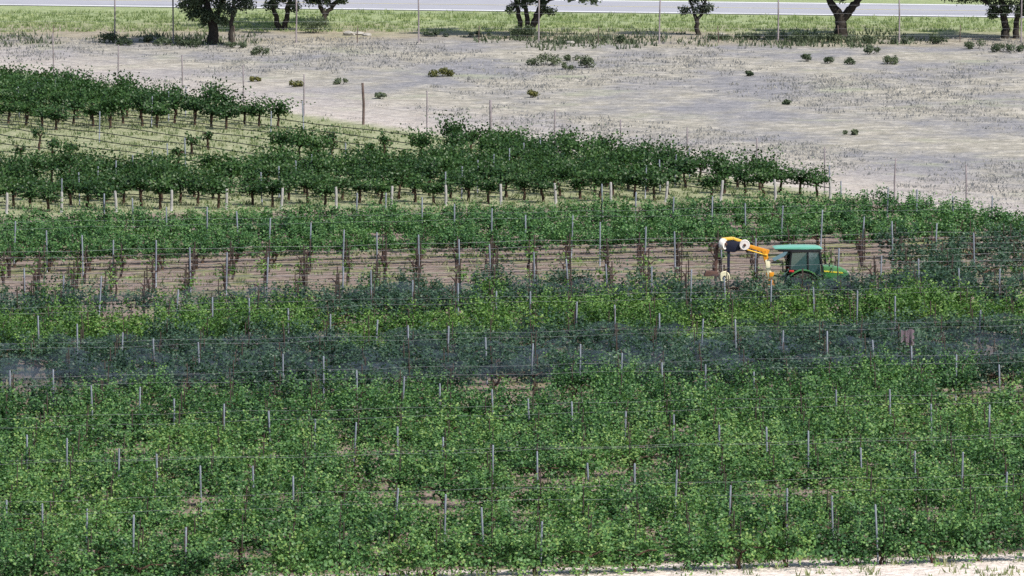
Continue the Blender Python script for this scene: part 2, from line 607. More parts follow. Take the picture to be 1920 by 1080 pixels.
def variant(kind):
    if kind == 'main':
        a = shoots(22, 34, .58, .85, .52, 1.46, .78, 1.0, .10, .088, .142)
        b = shoots(13, 20, .60, .85, .75, .35, .75, 1.0, .10, .09, .142)      # hanging skirt
    elif kind == 'front':
        a = shoots(22, 34, .55, .85, .52, 1.46, .78, 1.0, .10, .09, .145)
        b = shoots(26, 24, .48, .85, .90, .32, .72, .98, .11, .09, .145)
    elif kind == 'cool':
        a = shoots(24, 27, .75, .85, .36, 1.16, .62, .95, .09, .09, .14)
        b = shoots(10, 14, .74, .85, .55, .35, .45, .95, .07, .10, .15)
    elif kind == 'dull':
        a = shoots(20, 28, .60, .85, .45, 1.35, .65, 1.0, .09, .095, .15, young=.15)
        b = shoots(9, 13, .60, .85, .65, .3, .7, 1.0, .08, .11, .17)
    elif kind == 'bush':
        a = shoots(18, 25, .70, .28, .72, 1.20, .62, 1.0, .075, .115, .175, young=.12)
        a[0][:, 0] += rng.normal(0, .30, len(a[0])) * np.clip((a[0][:, 2] - .45), 0, 1) * 1.4
        b = shoots(8, 14, .74, .6, .55, .45, .65, .8, .07, .11, .165, young=.1)
    elif kind == 'sparse':
        a = shoots(5, 12, .50, .28, .28, .9, .8, .85, .08, .10, .16)
        b = shoots(1, 4, .5, .2, .3, .3, .5, .7, .06, .1, .15)
    else:                                            # small
        a = shoots(8, 18, .60, .3, .35, .9, .6, .9, .07, .11, .165, young=.1)
        b = shoots(2, 6, .6, .3, .3, .3, .5, .7, .06, .1, .15)
    return tuple(np.concatenate([p, q]) for p, q in zip(a, b))


NV = 9
LEAFSETS = {k: [variant(k) for _ in range(NV)] for k in ('main', 'front', 'cool', 'dull', 'bush', 'sparse', 'small')}
KMAT = {'main': 'leaf_main', 'front': 'leaf_main', 'cool': 'leaf_cool', 'dull': 'leaf_dull', 'bush': 'leaf_dark', 'sparse': 'leaf_lime', 'small': 'leaf_dark'}
FOL = {}
for k, sets in LEAFSETS.items():
    FOL[k] = []
    for (c, n, s, t) in sets:
        v, q = leaf_quads(c, n, s)
        FOL[k].append(np_mesh('foliage', v, q, [M[KMAT[k]]], t))
FOL['lime'] = []
for me in FOL['main']:
    m2 = me.copy(); m2.materials[0] = M['leaf_lime']; FOL['lime'].append(m2)
FOL['brown'] = []
for me in FOL['small'][:3]:
    m2 = me.copy(); m2.materials[0] = M['leaf_brown']; FOL['brown'].append(m2)


def trunk_arr(h, r, arms=.7, wob=.05):
    n = 6
    zs = np.linspace(-.05, h, n)
    xs = np.cumsum(rng.normal(0, wob, n)); ys = np.cumsum(rng.normal(0, wob, n))
    xs -= xs[0]; ys -= ys[0]
    parts = [tube(np.stack([xs, ys, zs], 1), np.linspace(r * 1.25, r * .8, n), 7)]
    top = np.array([xs[-1], ys[-1], h])
    if arms:
        for sgn in (-1, 1):
            e = top + np.array([sgn * arms, rng.normal(0, .05), .10 + rng.normal(0, .03)])
            mid = (top + e) / 2 + np.array([0, 0, .07])
            parts.append(tube([top - np.array([0, 0, .04]), mid, e], [r * .75, r * .55, r * .35], 6))
    return merge(parts)


TR_MAIN = [trunk_arr(.62, .05, .75) for _ in range(5)]
TR_BUSH = [trunk_arr(.74, .062, .30, .024) for _ in range(6)]
TR_YOUNG = [trunk_arr(.85, .045, .30, .04) for _ in range(5)]
TRM = {'main': [np_mesh('trunk', v, q, [M['bark_vine']], smooth=True) for v, q in TR_MAIN],
       'bush': [np_mesh('trunk', v, q, [M['bark_vine']], smooth=True) for v, q in TR_BUSH],
       'young': [np_mesh('trunk', v, q, [M['bark_red']], smooth=True) for v, q in TR_YOUNG]}


def stake_mesh(h, r, mat):
    v, q = tube([(0, 0, -.1), (0, 0, h * .5), (0, 0, h)], r, 6)
    return np_mesh('stake', v, q, [M[mat]])


ST_ARR = tube([(.07, .05, -.1), (.07, .05, .8), (.09, .05, 1.60)], .022, 5)
ST_MAIN = np_mesh('stake', *ST_ARR, [M['stake']])
ST_YOUNG = stake_mesh(1.45, .03, 'stake')


def place_vine(name, kind, trk, loc, label, cat, group, stake=None, rz=0.0, sx=1.0, sz=1.0, folmat=None):
    t = tag(empty(name, loc, rz), label, cat, group)
    f = random.choice(FOL[kind])
    link('trunk', random.choice(TRM[trk]), t, rz=random.choice((0, math.pi)))
    link('foliage', f, t, rz=random.choice((0, math.pi)) + random.uniform(-.1, .1), sc_=(sx, random.uniform(.9, 1.1), sz))
    if stake: link('stake', stake, t)
    return t


# ---- which band a row belongs to
def band(r, x=0.0, j=0.0):
    pxy = proj((0, row_y(r, 0), 0))[1] + j
    if r >= R_CFAR + 1: return None
    if r >= R_CNEAR: return 'cool'
    if r >= 1: return 'gap'
    if pxy < 612: return 'net'
    if pxy < 664: return 'lime'
    if pxy < 755: return 'net'
    return 'main'


def vines_in_row(r, margin=0):
    Y0 = row_y(r, 0)
    s = F / (Y0 - CAM.y)
    half = 960 / s + margin
    i0, i1 = math.ceil((-half + .81) / VS), math.floor((half + .81) / VS)
    for i in range(i0, i1 + 1):
        x = i * VS - .81
        yield i, x, row_y(r, x)


# thin places where the soil shows (pixels of the ground point and radius in px)
BARE = [(700, 955, 70, 16), (600, 970, 40, 12), (840, 985, 60, 14), (1050, 935, 45, 14), (430, 965, 40, 12), (960, 765, 90, 12),
        (60, 760, 60, 12), (1520, 962, 60, 12), (690, 885, 60, 12), (270, 880, 40, 10), (1180, 930, 40, 12), (640, 975, 130, 10),
        (1820, 765, 70, 12), (390, 990, 40, 10), (1420, 940, 40, 10)]


BARE2 = [(a, b, w * 1.35, h * 1.75) for a, b, w, h in BARE] + [(230, 618, 60, 16), (560, 640, 34, 12), (640, 660, 40, 14), (330, 600, 50, 10), (1850, 690, 50, 12), (1010, 620, 34, 12), (850, 620, 30, 10),
         (1000, 1000, 60, 12), (1260, 905, 40, 12), (560, 1010, 60, 10), (1700, 1000, 60, 12), (1080, 780, 70, 9)]


def bare(px, py):
    return any(((px - a) / w) ** 2 + ((py - b) / h) ** 2 < 1 for a, b, w, h in BARE2)


mass = []                                        # (kind, slot, x, y, flip, sx, sz)
n_ind = 0
NEAR_ROWS = list(range(R_FRONT, R_FRONT + 40))
front_sets = 0
ALLROWS = [r for r in range(R_FRONT, R_CFAR + 1)]
gap_rows = [r for r in ALLROWS if band(r) == 'gap']
n_front_rows = 0
for r in ALLROWS:
    b = band(r)
    indiv = b == 'main' and n_ind < 262
    if indiv: n_front_rows += 1
    cnt = 0
    for i, x, y in vines_in_row(r, 4.0):
        px, py = proj((x, y, 0))
        tx, ty = proj((x, y, 1.2))
        inside = 6 < px < 1914
        if fence_side((x, y)) > -3.2: continue
        if b in ('main', 'lime', 'net') and r != R_FRONT and bare(px, py) and random.random() < .85: continue
        if random.random() < (.03 if b != 'gap' else 0): continue
        jx, jy = random.uniform(-.12, .12), random.uniform(-.1, .1)
        if b == 'gap':
            if not inside or random.random() < .24: continue
            if TRACTOR.x - 4.9 < x < TRACTOR.x + 3.0 and r == 0: continue
            cnt += 1
            k = gap_rows.index(r)
            if x > TRACTOR.x + 3.4 and random.random() < .90 - .07 * k or (k < 2 and x > -10.5 and not (TRACTOR.x - 4.9 < x < TRACTOR.x + 3.4) and random.random() < (.5, .25)[k]):
                mass.append(('dull', x + jx, y + jy, random.random() < .5, random.uniform(.75, 1.0)))
                cnt -= 1
                continue
            leafy = random.random() < (.5 if k > 0 else .7)
            t = tag(empty('young_vine', (x + jx * 1.6, y + jy * 2, 0)),
                    f'{"small leafy" if leafy else "nearly bare"} red-brown vine in {words(len(gap_rows) - k)} bare row from the back, {words(cnt)} from left',
                    'vine', 'young vines in the bare strip behind the tractor')
            link('trunk', random.choice(TRM['young']), t, rz=random.choice((0, math.pi)))
            link('stake', ST_YOUNG, t, loc=(.06, .04, 0))
            if leafy:
                link('foliage', random.choice(FOL['sparse']), t, rz=random.uniform(-.3, .3), sc_=(1, 1, random.uniform(.8, 1.15)))
            continue
        if b in ('net', 'lime', 'main') and not indiv:
            b = band(r, x, random.gauss(0, 9) + 10 * math.sin(x * .45 + 1)) or b
            if b in ('gap', 'cool'): b = 'net'
        kind = {'cool': 'cool', 'net': 'dull', 'lime': 'lime', 'main': 'main'}[b]
        sz = random.uniform(.80, 1.12) * (1 - .16 * (.5 + .5 * math.sin(x * .9 + r * 1.7) * math.sin(x * .37 - r * .6)))
        if b == 'net': sz *= 1.02
        if r in (0, -1) and TRACTOR.x - 4.4 < x < TRACTOR.x - 2.6: sz *= .80
        if r in (0, -1) and TRACTOR.x - 5 < x < TRACTOR.x + 3.4: sz *= .92
        if r == R_FRONT: sz *= 1.08
        if indiv and inside:
            cnt += 1
            n_ind += 1
            nth = 'nearest' if n_front_rows == 1 else words(n_front_rows)
            place_vine('grapevine', 'front' if r <= R_FRONT + 1 else 'main', 'main', (x + jx, y + jy, 0),
                       f'leafy grapevine with stake in the {nth} row{" from front" if n_front_rows > 1 else " by the track"}, {words(cnt)} from left',
                       'grapevine', 'grapevines in the front trellis rows', ST_MAIN, math.atan(ROWSH), 1.02, sz)
        else:
            mass.append((kind, x + jx, y + jy, random.random() < .5, sz))

# ---- everything else of the trellised planting as one object
V, Q, T, MI, off = [], [], [], [], 0
slots = ['leaf_main', 'leaf_lime', 'leaf_cool', 'leaf_dull', 'bark_vine', 'stake']
slot_of = {'main': 0, 'lime': 1, 'cool': 2, 'dull': 3}
ca, sa = math.cos(math.atan(ROWSH)), math.sin(math.atan(ROWSH))
for kind, x, y, flip, sz in mass:
    c, n, s, t = random.choice(LEAFSETS['main' if kind == 'lime' else kind])
    v, q = leaf_quads(c, n, s)
    f = -1.0 if flip else 1.0
    tr, tq = random.choice(TR_MAIN)
    sv, sq = ST_ARR
    sv = sv * np.array([1, 1, .70 if kind == 'cool' else random.uniform(.8, 1.14)])
    for (vv, qq, mi, tone) in ((v, q, slot_of[kind], np.clip(t + random.uniform(-.13, .13) + .13 * math.sin(x * .55 + y * .23) * math.sin(y * .41 - x * .2 + 1) + (.22 if random.random() < .05 else 0), 0, 1)), (tr, tq, 4, np.zeros(len(tq))), (sv, sq, 5, np.zeros(len(sq)))):
        w = np.empty_like(vv)
        w[:, 0] = (vv[:, 0] * ca - vv[:, 1] * sa) * f + x
        w[:, 1] = (vv[:, 0] * sa + vv[:, 1] * ca) * f + y
        w[:, 2] = vv[:, 2] * (sz if mi < 4 else 1)
        V.append(w); Q.append(qq + off); T.append(tone); MI.append(np.full(len(qq), mi)); off += len(w)
tag(link('grapevines', np_mesh('grapevines', np.concatenate(V), np.concatenate(Q), [M[s] for s in slots], np.concatenate(T), np.concatenate(MI))),
    'mass of merged green grapevines in the trellis rows behind the front ones', 'grapevines', kind='stuff')

# ---- trellis posts: every seventh vine, stepping one vine per row
def post_arr(h, r):
    v, q = tube([(0, 0, -.2), (0, 0, h * .5), (0, 0, h - .02), (0, 0, h)], [r, r, r, r * .6], 8)
    return v, q


POSTS = [np_mesh('trellis_post', *post_arr(h, .034), [M['post_steel']], smooth=True) for h in (1.85, 1.95, 2.05)]
PW = {'cool': 'in the rows beyond the bare strip', 'gap': 'in the bare strip by the tractor', 'net': 'in the blue-grey netted rows',
      'lime': 'in the yellow-green rows', 'main': 'in the front green rows'}
seen = set()
for r in ALLROWS:
    b = band(r)
    for i, x, y in vines_in_row(r):
        if (i + r + 200) % 7: continue
        if random.random() < .06: continue
        if fence_side((x, y)) > -3.0: continue
        if TRACTOR.x - 4.6 < x < TRACTOR.x + 2.6 and 0 <= r <= 0: continue
        me = random.choice(POSTS)
        jx = random.uniform(-.25, .25)
        tx, ty = proj((x + jx, y, 1.8))
        if not (4 < tx < 1916 and ty < 1075): continue
        a, d = round(tx / 19.2), round(ty / 10.8)
        if (a, d) in seen: continue
        seen.add((a, d))
        o = link('trellis_post', me, None, (x + jx, y - .02, 0))
        o.rotation_euler = (random.gauss(0, .03), random.gauss(0, .034), random.uniform(0, 6))
        if b == 'main': o.scale.z = random.uniform(.92, 1.04)
        tag(o, f'slim grey post {PW[b]}, {a}% across, {d}% down the photo', 'post', 'slim grey posts of the trellis rows')

# ---- wires
def wire_mesh(r, z, rad, mat, x0, x1, sag=.03):
    xs = np.linspace(x0, x1, 30)
    zz = z + sag * np.sin(xs * 1.1 + r) + sag * .6 * np.sin(xs * .37 + 2 * r)
    pts = np.stack([xs, np.array([row_y(r, x) for x in xs]) + .05, zz], 1)
    return np_mesh('trellis_wire', *tube(pts, rad, 4), [M[mat]])


def fence_x(r):                                  # where a row meets the fence
    lo = -60.0
    for k in range(2400):
        x = lo + k * .05
        if fence_side((x, row_y(r, x))) > -2.6: lo2 = x
        else: return x
    return lo


for r in ALLROWS:
    b = band(r)
    Y0 = row_y(r, 0); s = F / (Y0 - CAM.y); half = 960 / s + 3
    x0, x1 = -half, half
    while x1 > 0 and fence_side((x1, row_y(r, x1))) > -2.8: x1 -= .3
    d = round(proj((0, row_y(r, 0), 1.5))[1] / 10.8, 1)
    if b == 'gap':
        t = tag(empty('trellis_wire_set', (0, 0, 0)), f'dark trellis wires strung across the bare strip, {d}% down the photo', 'wires', 'wires of the trellis rows')
        for z, rad, mt in ((.45, .011, 'hose'), (.85, .006, 'hose'), (1.15, .005, 'wire')):
            link('wire', wire_mesh(r, z, rad, mt, x0, x1), t)
    elif (r * 7) % 5 in (0, 2):
        o = link('trellis_wire', wire_mesh(r, random.uniform(1.38, 1.66), .0034, 'wire', x0, x1))
        tag(o, f'thin pale wire along a trellis row, {d}% down the photo', 'wire', 'wires of the trellis rows')

# ---- bird nets over the blue-grey rows
for r in ALLROWS:
    if band(r) != 'net' or r % 5 == 2 or (r > -5 and r % 3 != 0): continue
    Y0 = row_y(r, 0); s = F / (Y0 - CAM.y); half = 960 / s + 3
    nx = 130
    xs = np.linspace(-half, half, nx)
    prof = [(-.62, .30), (-.70, .60), (-.66, .90), (-.50, 1.16)]
    g_ = np.zeros((nx, len(prof), 3))
    for k, (dy, z) in enumerate(prof):
        wob = .06 * np.sin(xs * 1.9 + k + r) + rng.normal(0, .03, nx)
        g_[:, k, 0] = xs
        g_[:, k, 1] = np.array([row_y(r, x) for x in xs]) + dy + wob
        g_[:, k, 2] = z + (.13 * np.sin(xs * 2.3 + r) * (k == len(prof) - 1)) + .08 * np.sin(xs * .9 + 3 * r) + rng.normal(0, .035, nx)
    m_ = len(prof)
    q = np.array([(a * m_ + k, (a + 1) * m_ + k, (a + 1) * m_ + k + 1, a * m_ + k + 1) for a in range(nx - 1) for k in range(m_ - 1)])
    d = round(proj((0, row_y(r, 0), 1.3))[1] / 10.8, 1)
    tag(link('bird_net', np_mesh('bird_net', g_.reshape(-1, 3), q, [M['net']], smooth=True)),
        f'blue-grey bird net draped along a vine row, {d}% down the photo', 'net', 'bird nets over the darker rows')

# ---- far planting of dark bush vines, its rows run with the fence
DD = -1.42
bd = Vector((1, DD, 0)).normalized()
ends = [733 + 103 * k for k in range(-13, 9)]
bush_n = 0
row_from_fence = 0
bush_posts = []
LONE = [(35, 300), (75, 276), (140, 306), (105, 300), (320, 322), (378, 285), (440, 278), (530, 303), (547, 310), (580, 305), (640, 298), (657, 303), (690, 303), (720, 303), (738, 298),
        (770, 305), (845, 287), (862, 292), (885, 290), (800, 302), (620, 285)]
for k, ex in enumerate(reversed(ends)):
    lane = at(ex, 384 - (ex - 960) * .018)
    row_from_fence += 1
    cnt = 0
    steps = []
    for j in range(0, 70):
        p = lane - bd * (.9 + j * 1.62)
        px, py = proj(p)
        if px < -14: break
        if fence_side(p) > -.9: continue
        if px > 1930: continue
        steps.append((j, p, px, py))
    steps.reverse()
    for j, p, px, py in steps:
        if py < 244: full = 1.0 if px < 590 else .0
        else:
            lim = np.interp(px, [0, 250, 450, 600, 700, 900, 925], [340, 340, 341, 338, 331, 318, 246])
            full = .96 if py >= lim else .0
        # scattered survivors inside the grassy gap
        sp = full == 0 and any(abs(px - a_) < 17 and abs(py - b_) < 7 for a_, b_ in LONE) and random.random() < (1 if px < 560 else .78)
        if random.random() > full and not sp: continue
        if bush_n >= 330: continue
        cnt += 1
        bush_n += 1
        loc = (p.x + random.uniform(-.12, .12), p.y + random.uniform(-.15, .15), 0)
        rw = 'row nearest the field fence' if row_from_fence == 1 else f'{words(row_from_fence)} row from the field fence'
        if sp:
            place_vine('bush_vine', 'bush' if px > 500 and random.random() < .7 else 'small', 'bush', loc, f'small lone dark vine on grassy gap, {rw}, {words(cnt)} from left',
                       'grapevine', 'dark bush vines beyond the lane', None, random.uniform(-.3, .3), 1.0, random.uniform(.9, 1.25))
        else:
            place_vine('bush_vine', 'bush', 'bush', loc, f'dark green bushy vine in the {rw}, {words(cnt)} from left',
                       'grapevine', 'dark bush vines beyond the lane', None, random.uniform(-.3, .3), random.uniform(.85, 1.2), (1.1 if row_from_fence < 5 and px < 420 else 1.0) * random.choice((.85, .95, 1.0, 1.1, 1.25)) * random.uniform(.93, 1.06))
    # hose along the row
    if steps:
        a = steps[0][1] - bd * 2; e = lane
        ts = np.linspace(0, 1, 40)
        pts = np.stack([a.x + (e.x - a.x) * ts, a.y + (e.y - a.y) * ts, .52 + .03 * np.sin(ts * 40 + k)], 1)
        v1 = tube(pts, .024, 5)
        d = round(proj(tuple(pts[0]))[1] / 10.8, 1)
        tag(link('drip_hose', np_mesh('drip_hose', *v1, [M['hose']])), f'black drip hose along a dark vine row, its left end {d}% down the photo', 'hose', 'drip hoses of the far planting')
    # pale end post at the lane and slim posts along the row
    q_ = lane
    lx, ly = proj((q_.x, q_.y, .8))
    if -5 < lx < 1700:
        v1 = tube([(0, 0, -.2), (.01, 0, .5), (0, 0, .98), (0, 0, 1.0)], [.07, .066, .06, .045], 9)
        me = np_mesh('end_post', *v1, [M['post_white']], smooth=True)
        o = link('end_post', me, None, (q_.x, q_.y, 0)); o.rotation_euler = (0, random.gauss(0, .04), 0)
        tag(o, f'pale wooden end post of a dark vine row at the lane, {round(lx / 19.2)}% across the photo', 'post', 'pale end posts along the lane')
    for j, p, px, py in steps:
        if (j + 2 * k) % 7 == 0 and 4 < px < 1900 and not (py > 244 and py < 318 and random.random() < .72):
            o = link('trellis_post', POSTS[0], None, (p.x + .5, p.y - .3, 0))
            o.scale.z = .86
            o.rotation_euler = (random.gauss(0, .015), random.gauss(0, .02), 0)
            tx, ty = proj((p.x, p.y, 1.2))
            tag(o, f'slim grey metal post among dark bush vines, {round(tx / 19.2)}% across, {round(ty / 10.8, 1)}% down the photo', 'post', 'slim posts of the far planting')

# ================================================================== FENCES
def fence(name, label, posts, post_h, rad, mat, base_dir, wires, wr):
    root = tag(empty(name, posts[0][0]), label, 'fence')
    o0 = Vector(posts[0][0])
    for p, h, rr, mt in posts:
        v, q = tube([(0, 0, -.3), (random.gauss(0, .015), 0, h * .5), (random.gauss(0, .03), 0, h)], [rr, rr * .95, rr * .9], 8)
        link('post', np_mesh('post', v, q, [M[mt]], smooth=True), root, tuple(Vector(p) - o0))
    a, e = Vector(posts[0][0]) - o0, Vector(posts[-1][0]) - o0
    for z in wires:
        v, q = tube([tuple(a + Vector((0, 0, z))), tuple((a + e) / 2 + Vector((0, 0, z - .01))), tuple(e + Vector((0, 0, z)))], wr, 4)
        link('wire', np_mesh('wire', v, q, [M['wire']]), root)
    return root


# x pixel, top y
near = [(-20, 48), (98, 62), (220, 84), (340, 103), (455, 122), (569, 139), (680, 155), (800, 170), (920, 187), (1041, 205), (1165, 225), (1290, 238),
        (1420, 258), (1549, 275), (1681, 297), (1815, 308), (1960, 332)]
pl = []
for px, ty in near:
    # the post stands on the fence line
    P = FA + fd * ((at(px, 300).x - FA.x) / fd.x)
    for _ in range(4):
        X = (px - 960) * (P.y - CAM.y) / F
        P = FA + fd * ((X - FA.x) / fd.x)
    by = proj(P)[1]
    s = F / (P.y - CAM.y)
    h = min(2.9, max(2.2, (by - ty) / s))
    thick = px in (680, 920)
    pl.append((tuple(P), h, .075 if thick else .042, 'post_dark' if px == 680 else 'post_fence'))
fence('wire_fence', 'tall thin-posted wire fence running diagonally between dark vines and dry meadow', pl, 2.6, .04, 'post_fence', fd,
      (.35, .7, 1.05, 1.4, 1.75, 2.1, 2.35), .004)
far = [(-10, 78, 1), (100, 79, 0), (215, 80, 1), (325, 80, 1), (440, 80, 0), (555, 80, 1), (670, 80, 0), (785, 80, 1), (898, 80, 0), (1010, 81, 1), (1122, 81, 0), (1236, 81, 1), (1347, 80, 0), (1459, 79, 1),
       (1572, 79, 0), (1686, 79, 1), (1800, 79, 0), (1915, 79, 1)]
pl = []
for px, by, tall in far:
    pl.append((tuple(at(px, by)), 3.1 if tall else 1.0, .05 if tall else .03, 'post_fence' if tall else 'post_dark'))
fence('wire_fence', 'tall wire fence along the far side of the meadow in front of the oaks', pl, 3, .04, 'post_fence', None, (.4, .8, 1.2, 1.7, 2.2, 2.8), .004)


# ================================================================== TREES AND SHRUBS
def clump_leaves(c, r, n, smin, smax, flat=.75):
    d = rng.normal(size=(n, 3)); d /= np.linalg.norm(d, axis=1, keepdims=True)
    rad = r * rng.uniform(.15, 1, n) ** .45 * rng.uniform(.75, 1.15, n)
    p = np.asarray(c) + d * rad[:, None] * np.array([1, 1, flat])
    nn = d * .6 + rng.normal(0, .5, d.shape); nn[:, 2] += .4
    return p, nn, rng.uniform(smin, smax, n)


def tree(label, base, stems, clumps, leaf='leaf_oak', bark='bark_oak', dens=150, name='oak_tree', limb_r=.06):
    """stems: lists of (dx,dy,z,r); clumps: (dx,dy,z,r) in metres from the base"""
    root = tag(empty(name, tuple(base)), label, 'tree', 'oaks along the far fence')
    parts = []
    tips = []
    for st in stems:
        p = np.array([s[:3] for s in st], float); rr = [s[3] for s in st]
        # smooth resample with a little crookedness
        tt = np.linspace(0, len(p) - 1, (len(p) - 1) * 4 + 1)
        pp = np.stack([np.interp(tt, range(len(p)), p[:, a]) for a in range(3)], 1)
        pp[1:-1] += rng.normal(0, .035, pp[1:-1].shape)
        parts.append(tube(pp, np.interp(tt, range(len(p)), rr), 9))
        for q_, r_ in zip(pp[len(pp) // 2:], np.interp(tt, range(len(p)), rr)[len(pp) // 2:]): tips.append((q_, r_))
    C, Nn, S, T = [], [], [], []
    wide = 3.4 if name == 'oak_tree' and leaf == 'leaf_oak' else 1.6
    clumps = list(clumps)
    for _ in range(int(wide * 4)):
        a_ = rng.uniform(0, 2 * math.pi); q_ = math.sqrt(rng.uniform(.05, 1)) * wide
        clumps.append((math.cos(a_) * q_, math.sin(a_) * q_ * 1.15, 3.9 + rng.uniform(0, 2.4) * (1 - (q_ / wide) ** 2 * .7), rng.uniform(.75, 1.15)))
    for (dx, dy, z, r) in clumps:
        c = np.array([dx, dy, z])
        tp, tr_ = min(tips, key=lambda a: np.linalg.norm(a[0] - c))
        mid = (tp + c) / 2 + rng.normal(0, .10, 3) + np.array([0, 0, .15])
        parts.append(tube([tp, mid, c], [min(tr_ * .7, limb_r), min(tr_ * .5, limb_r * .7), .018], 6))
        nsub = max(6, int(10 * r))
        off = rng.uniform(-.12, .12)
        for _ in range(nsub):
            d = rng.normal(size=3); d /= np.linalg.norm(d)
            sc_ = c + d * r * rng.uniform(.3, .95) * np.array([1, 1, .75])
            parts.append(tube([c, (c + sc_) / 2 + rng.normal(0, .05, 3), sc_], [.02, .014, .008], 4, cap=False))
            rr = r * rng.uniform(.36, .66)
            n = int(dens * rr * rr * 4.2) + 26
            p, nn, ss = clump_leaves(sc_, rr, n, .09, .19)
            p += rng.normal(0, .10, p.shape)
            C.append(p); Nn.append(nn); S.append(ss)
            T.append(np.clip(rng.normal(.45 + off + rng.uniform(-.12, .12), .17, n), 0, 1))
    v, q = merge(parts)
    link('trunk', np_mesh('trunk', v, q, [M[bark]], smooth=True), root)
    C, Nn, S, T = (np.concatenate(a) for a in (C, Nn, S, T))
    v, q = leaf_quads(C, Nn, S, .7)
    link('crown', np_mesh('crown', v, q, [M[leaf]], T), root)
    return root


tree('dark oak at far left with a thick single trunk and drooping foliage', at(399, 82),
     [[(0, 0, -.1, .40), (.02, 0, .7, .30), (-.1, 0, 1.5, .26), (-.4, .1, 2.6, .16), (-.6, .1, 3.8, .08)], [(0, 0, .9, .2), (.35, .1, 1.9, .14), (.7, 0, 3.2, .08)]],
     [(-.9, 0, 2.1, .75), (-.2, -.3, 1.75, .55), (.45, 0, 2.2, .65), (-1.3, 0, 3.2, 1.0), (.2, .2, 3.3, 1.1), (1.1, 0, 3.9, 1.1), (-.5, 0, 4.6, 1.2), (.8, .3, 5.0, 1.1), (-1.6, .5, 4.2, 1.0), (-1.1, -.1, 1.75, .5), (.5, -.3, 1.5, .5), (-.6, -.4, 1.4, .45), (-1.4, 0, 2.4, .6)])
tree('slender greyish tree close beside the thick-trunked oak at far left', at(433, 86),
     [[(0, 0, -.1, .18), (.03, 0, 1.0, .14), (.1, 0, 2.2, .11), (.3, 0, 3.6, .06)]],
     [(.5, 0, 2.5, .65), (-.15, 0, 2.1, .45), (1.1, 0, 2.7, .6), (.5, 0, 3.6, .9), (1.3, .2, 4.0, .8), (.3, 0, 4.5, .8)], leaf='leaf_grey', dens=110)
tree('oak forking into two leaning trunks right from the ground', at(527, 56),
     [[(-.1, 0, -.1, .2), (-.25, 0, .6, .16), (-.5, 0, 1.4, .13), (-.8, 0, 2.8, .07)], [(.15, 0, -.1, .2), (.3, 0, .6, .16), (.4, 0, 1.5, .13), (.9, .1, 2.9, .07)]],
     [(-.75, 0, 1.6, .5), (.75, 0, 1.5, .45), (0, 0, 1.9, .6), (-1, 0, 2.7, .9), (.6, 0, 2.9, 1.0), (1.5, 0, 3.4, .9), (-.2, 0, 3.8, 1.1), (-1.6, .3, 3.5, .9)])
tree('low spreading oak with a round bush at its foot', at(608, 48),
     [[(0, 0, -.1, .2), (.02, 0, .7, .16), (-.3, 0, 1.3, .12), (-.8, 0, 2.3, .07)], [(0, 0, .6, .15), (.5, 0, 1.2, .12), (1.4, 0, 1.9, .07)]],
     [(-.8, 0, 1.5, .5), (.2, 0, 1.55, .55), (1.1, 0, 1.65, .45), (-1, 0, 2.5, .8), (.4, 0, 2.6, .9), (1.6, 0, 2.6, .8), (.2, 0, 3.6, 1.1), (-.9, .3, 3.4, .9)])
tree('oak of several leaning stems fanning out of a dark bush', at(988, 66),
     [[(-.3, 0, -.1, .17), (-.45, 0, .8, .15), (-.6, 0, 1.7, .13), (-.9, 0, 3.2, .07)], [(0, .1, -.1, .17), (.05, .1, 1.0, .15), (-.2, .1, 2.0, .12), (-.1, .1, 3.4, .06)],
      [(.2, 0, -.1, .18), (.4, 0, .8, .16), (.75, 0, 1.6, .14), (1.3, 0, 2.8, .08)], [(.3, .1, .2, .12), (.85, .1, 1.3, .1), (1.3, .1, 2.1, .08), (3.6, .1, 2.7, .04)]],
     [(-1.0, 0, 1.6, .3), (1.35, 0, 1.45, .35), (-.4, -.2, 1.9, .4), (.9, -.2, 2.0, .45), (.2, 0, 2.3, .5), (2.3, 0, 2.35, .45), (3.2, 0, 2.3, .5), (4.1, 0, 2.25, .45), (-.9, 0, 3.0, 1.0), (.4, 0, 3.4, 1.1), (1.8, 0, 3.5, 1.1), (3.0, 0, 3.5, .9), (.7, 0, 4.5, 1.2), (-1.5, 0, 3.9, .9)])
tree('small sparse tree with a thin trunk and twiggy crown', at(1307, 66),
     [[(0, 0, -.1, .17), (0, 0, .7, .14), (-.15, 0, 1.3, .1), (-.5, 0, 2.2, .06)], [(0, 0, .8, .1), (.3, 0, 1.4, .09), (.6, 0, 2.3, .05)]],
     [(-.7, 0, 1.5, .4), (.1, 0, 1.6, .45), (.6, 0, 1.7, .4), (-.4, 0, 2.2, .6), (.5, 0, 2.4, .6), (0, 0, 3.1, .7)], leaf='leaf_grey', dens=90)
tree('oak with a thick dark trunk forked into a wide Y', at(1576, 70),
     [[(0, 0, -.1, .45), (.02, 0, .4, .36), (0, 0, 1.15, .34), (-.3, 0, 1.6, .26), (-.65, 0, 2.3, .2), (-.8, 0, 3.6, .1)], [(.05, 0, 1.05, .3), (.5, 0, 1.6, .26), (1.05, 0, 2.2, .22), (1.6, 0, 3.4, .1)]],
     [(.0, 0, 2.5, .35), (.35, .2, 2.7, .5), (-1.3, 0, 3.4, 1.0), (0, 0, 3.6, 1.1), (1.5, 0, 3.7, 1.1), (2.6, 0, 3.6, 1.0), (-.6, 0, 4.8, 1.2), (1.2, 0, 5, 1.3), (-2.2, .4, 4.0, .9)])
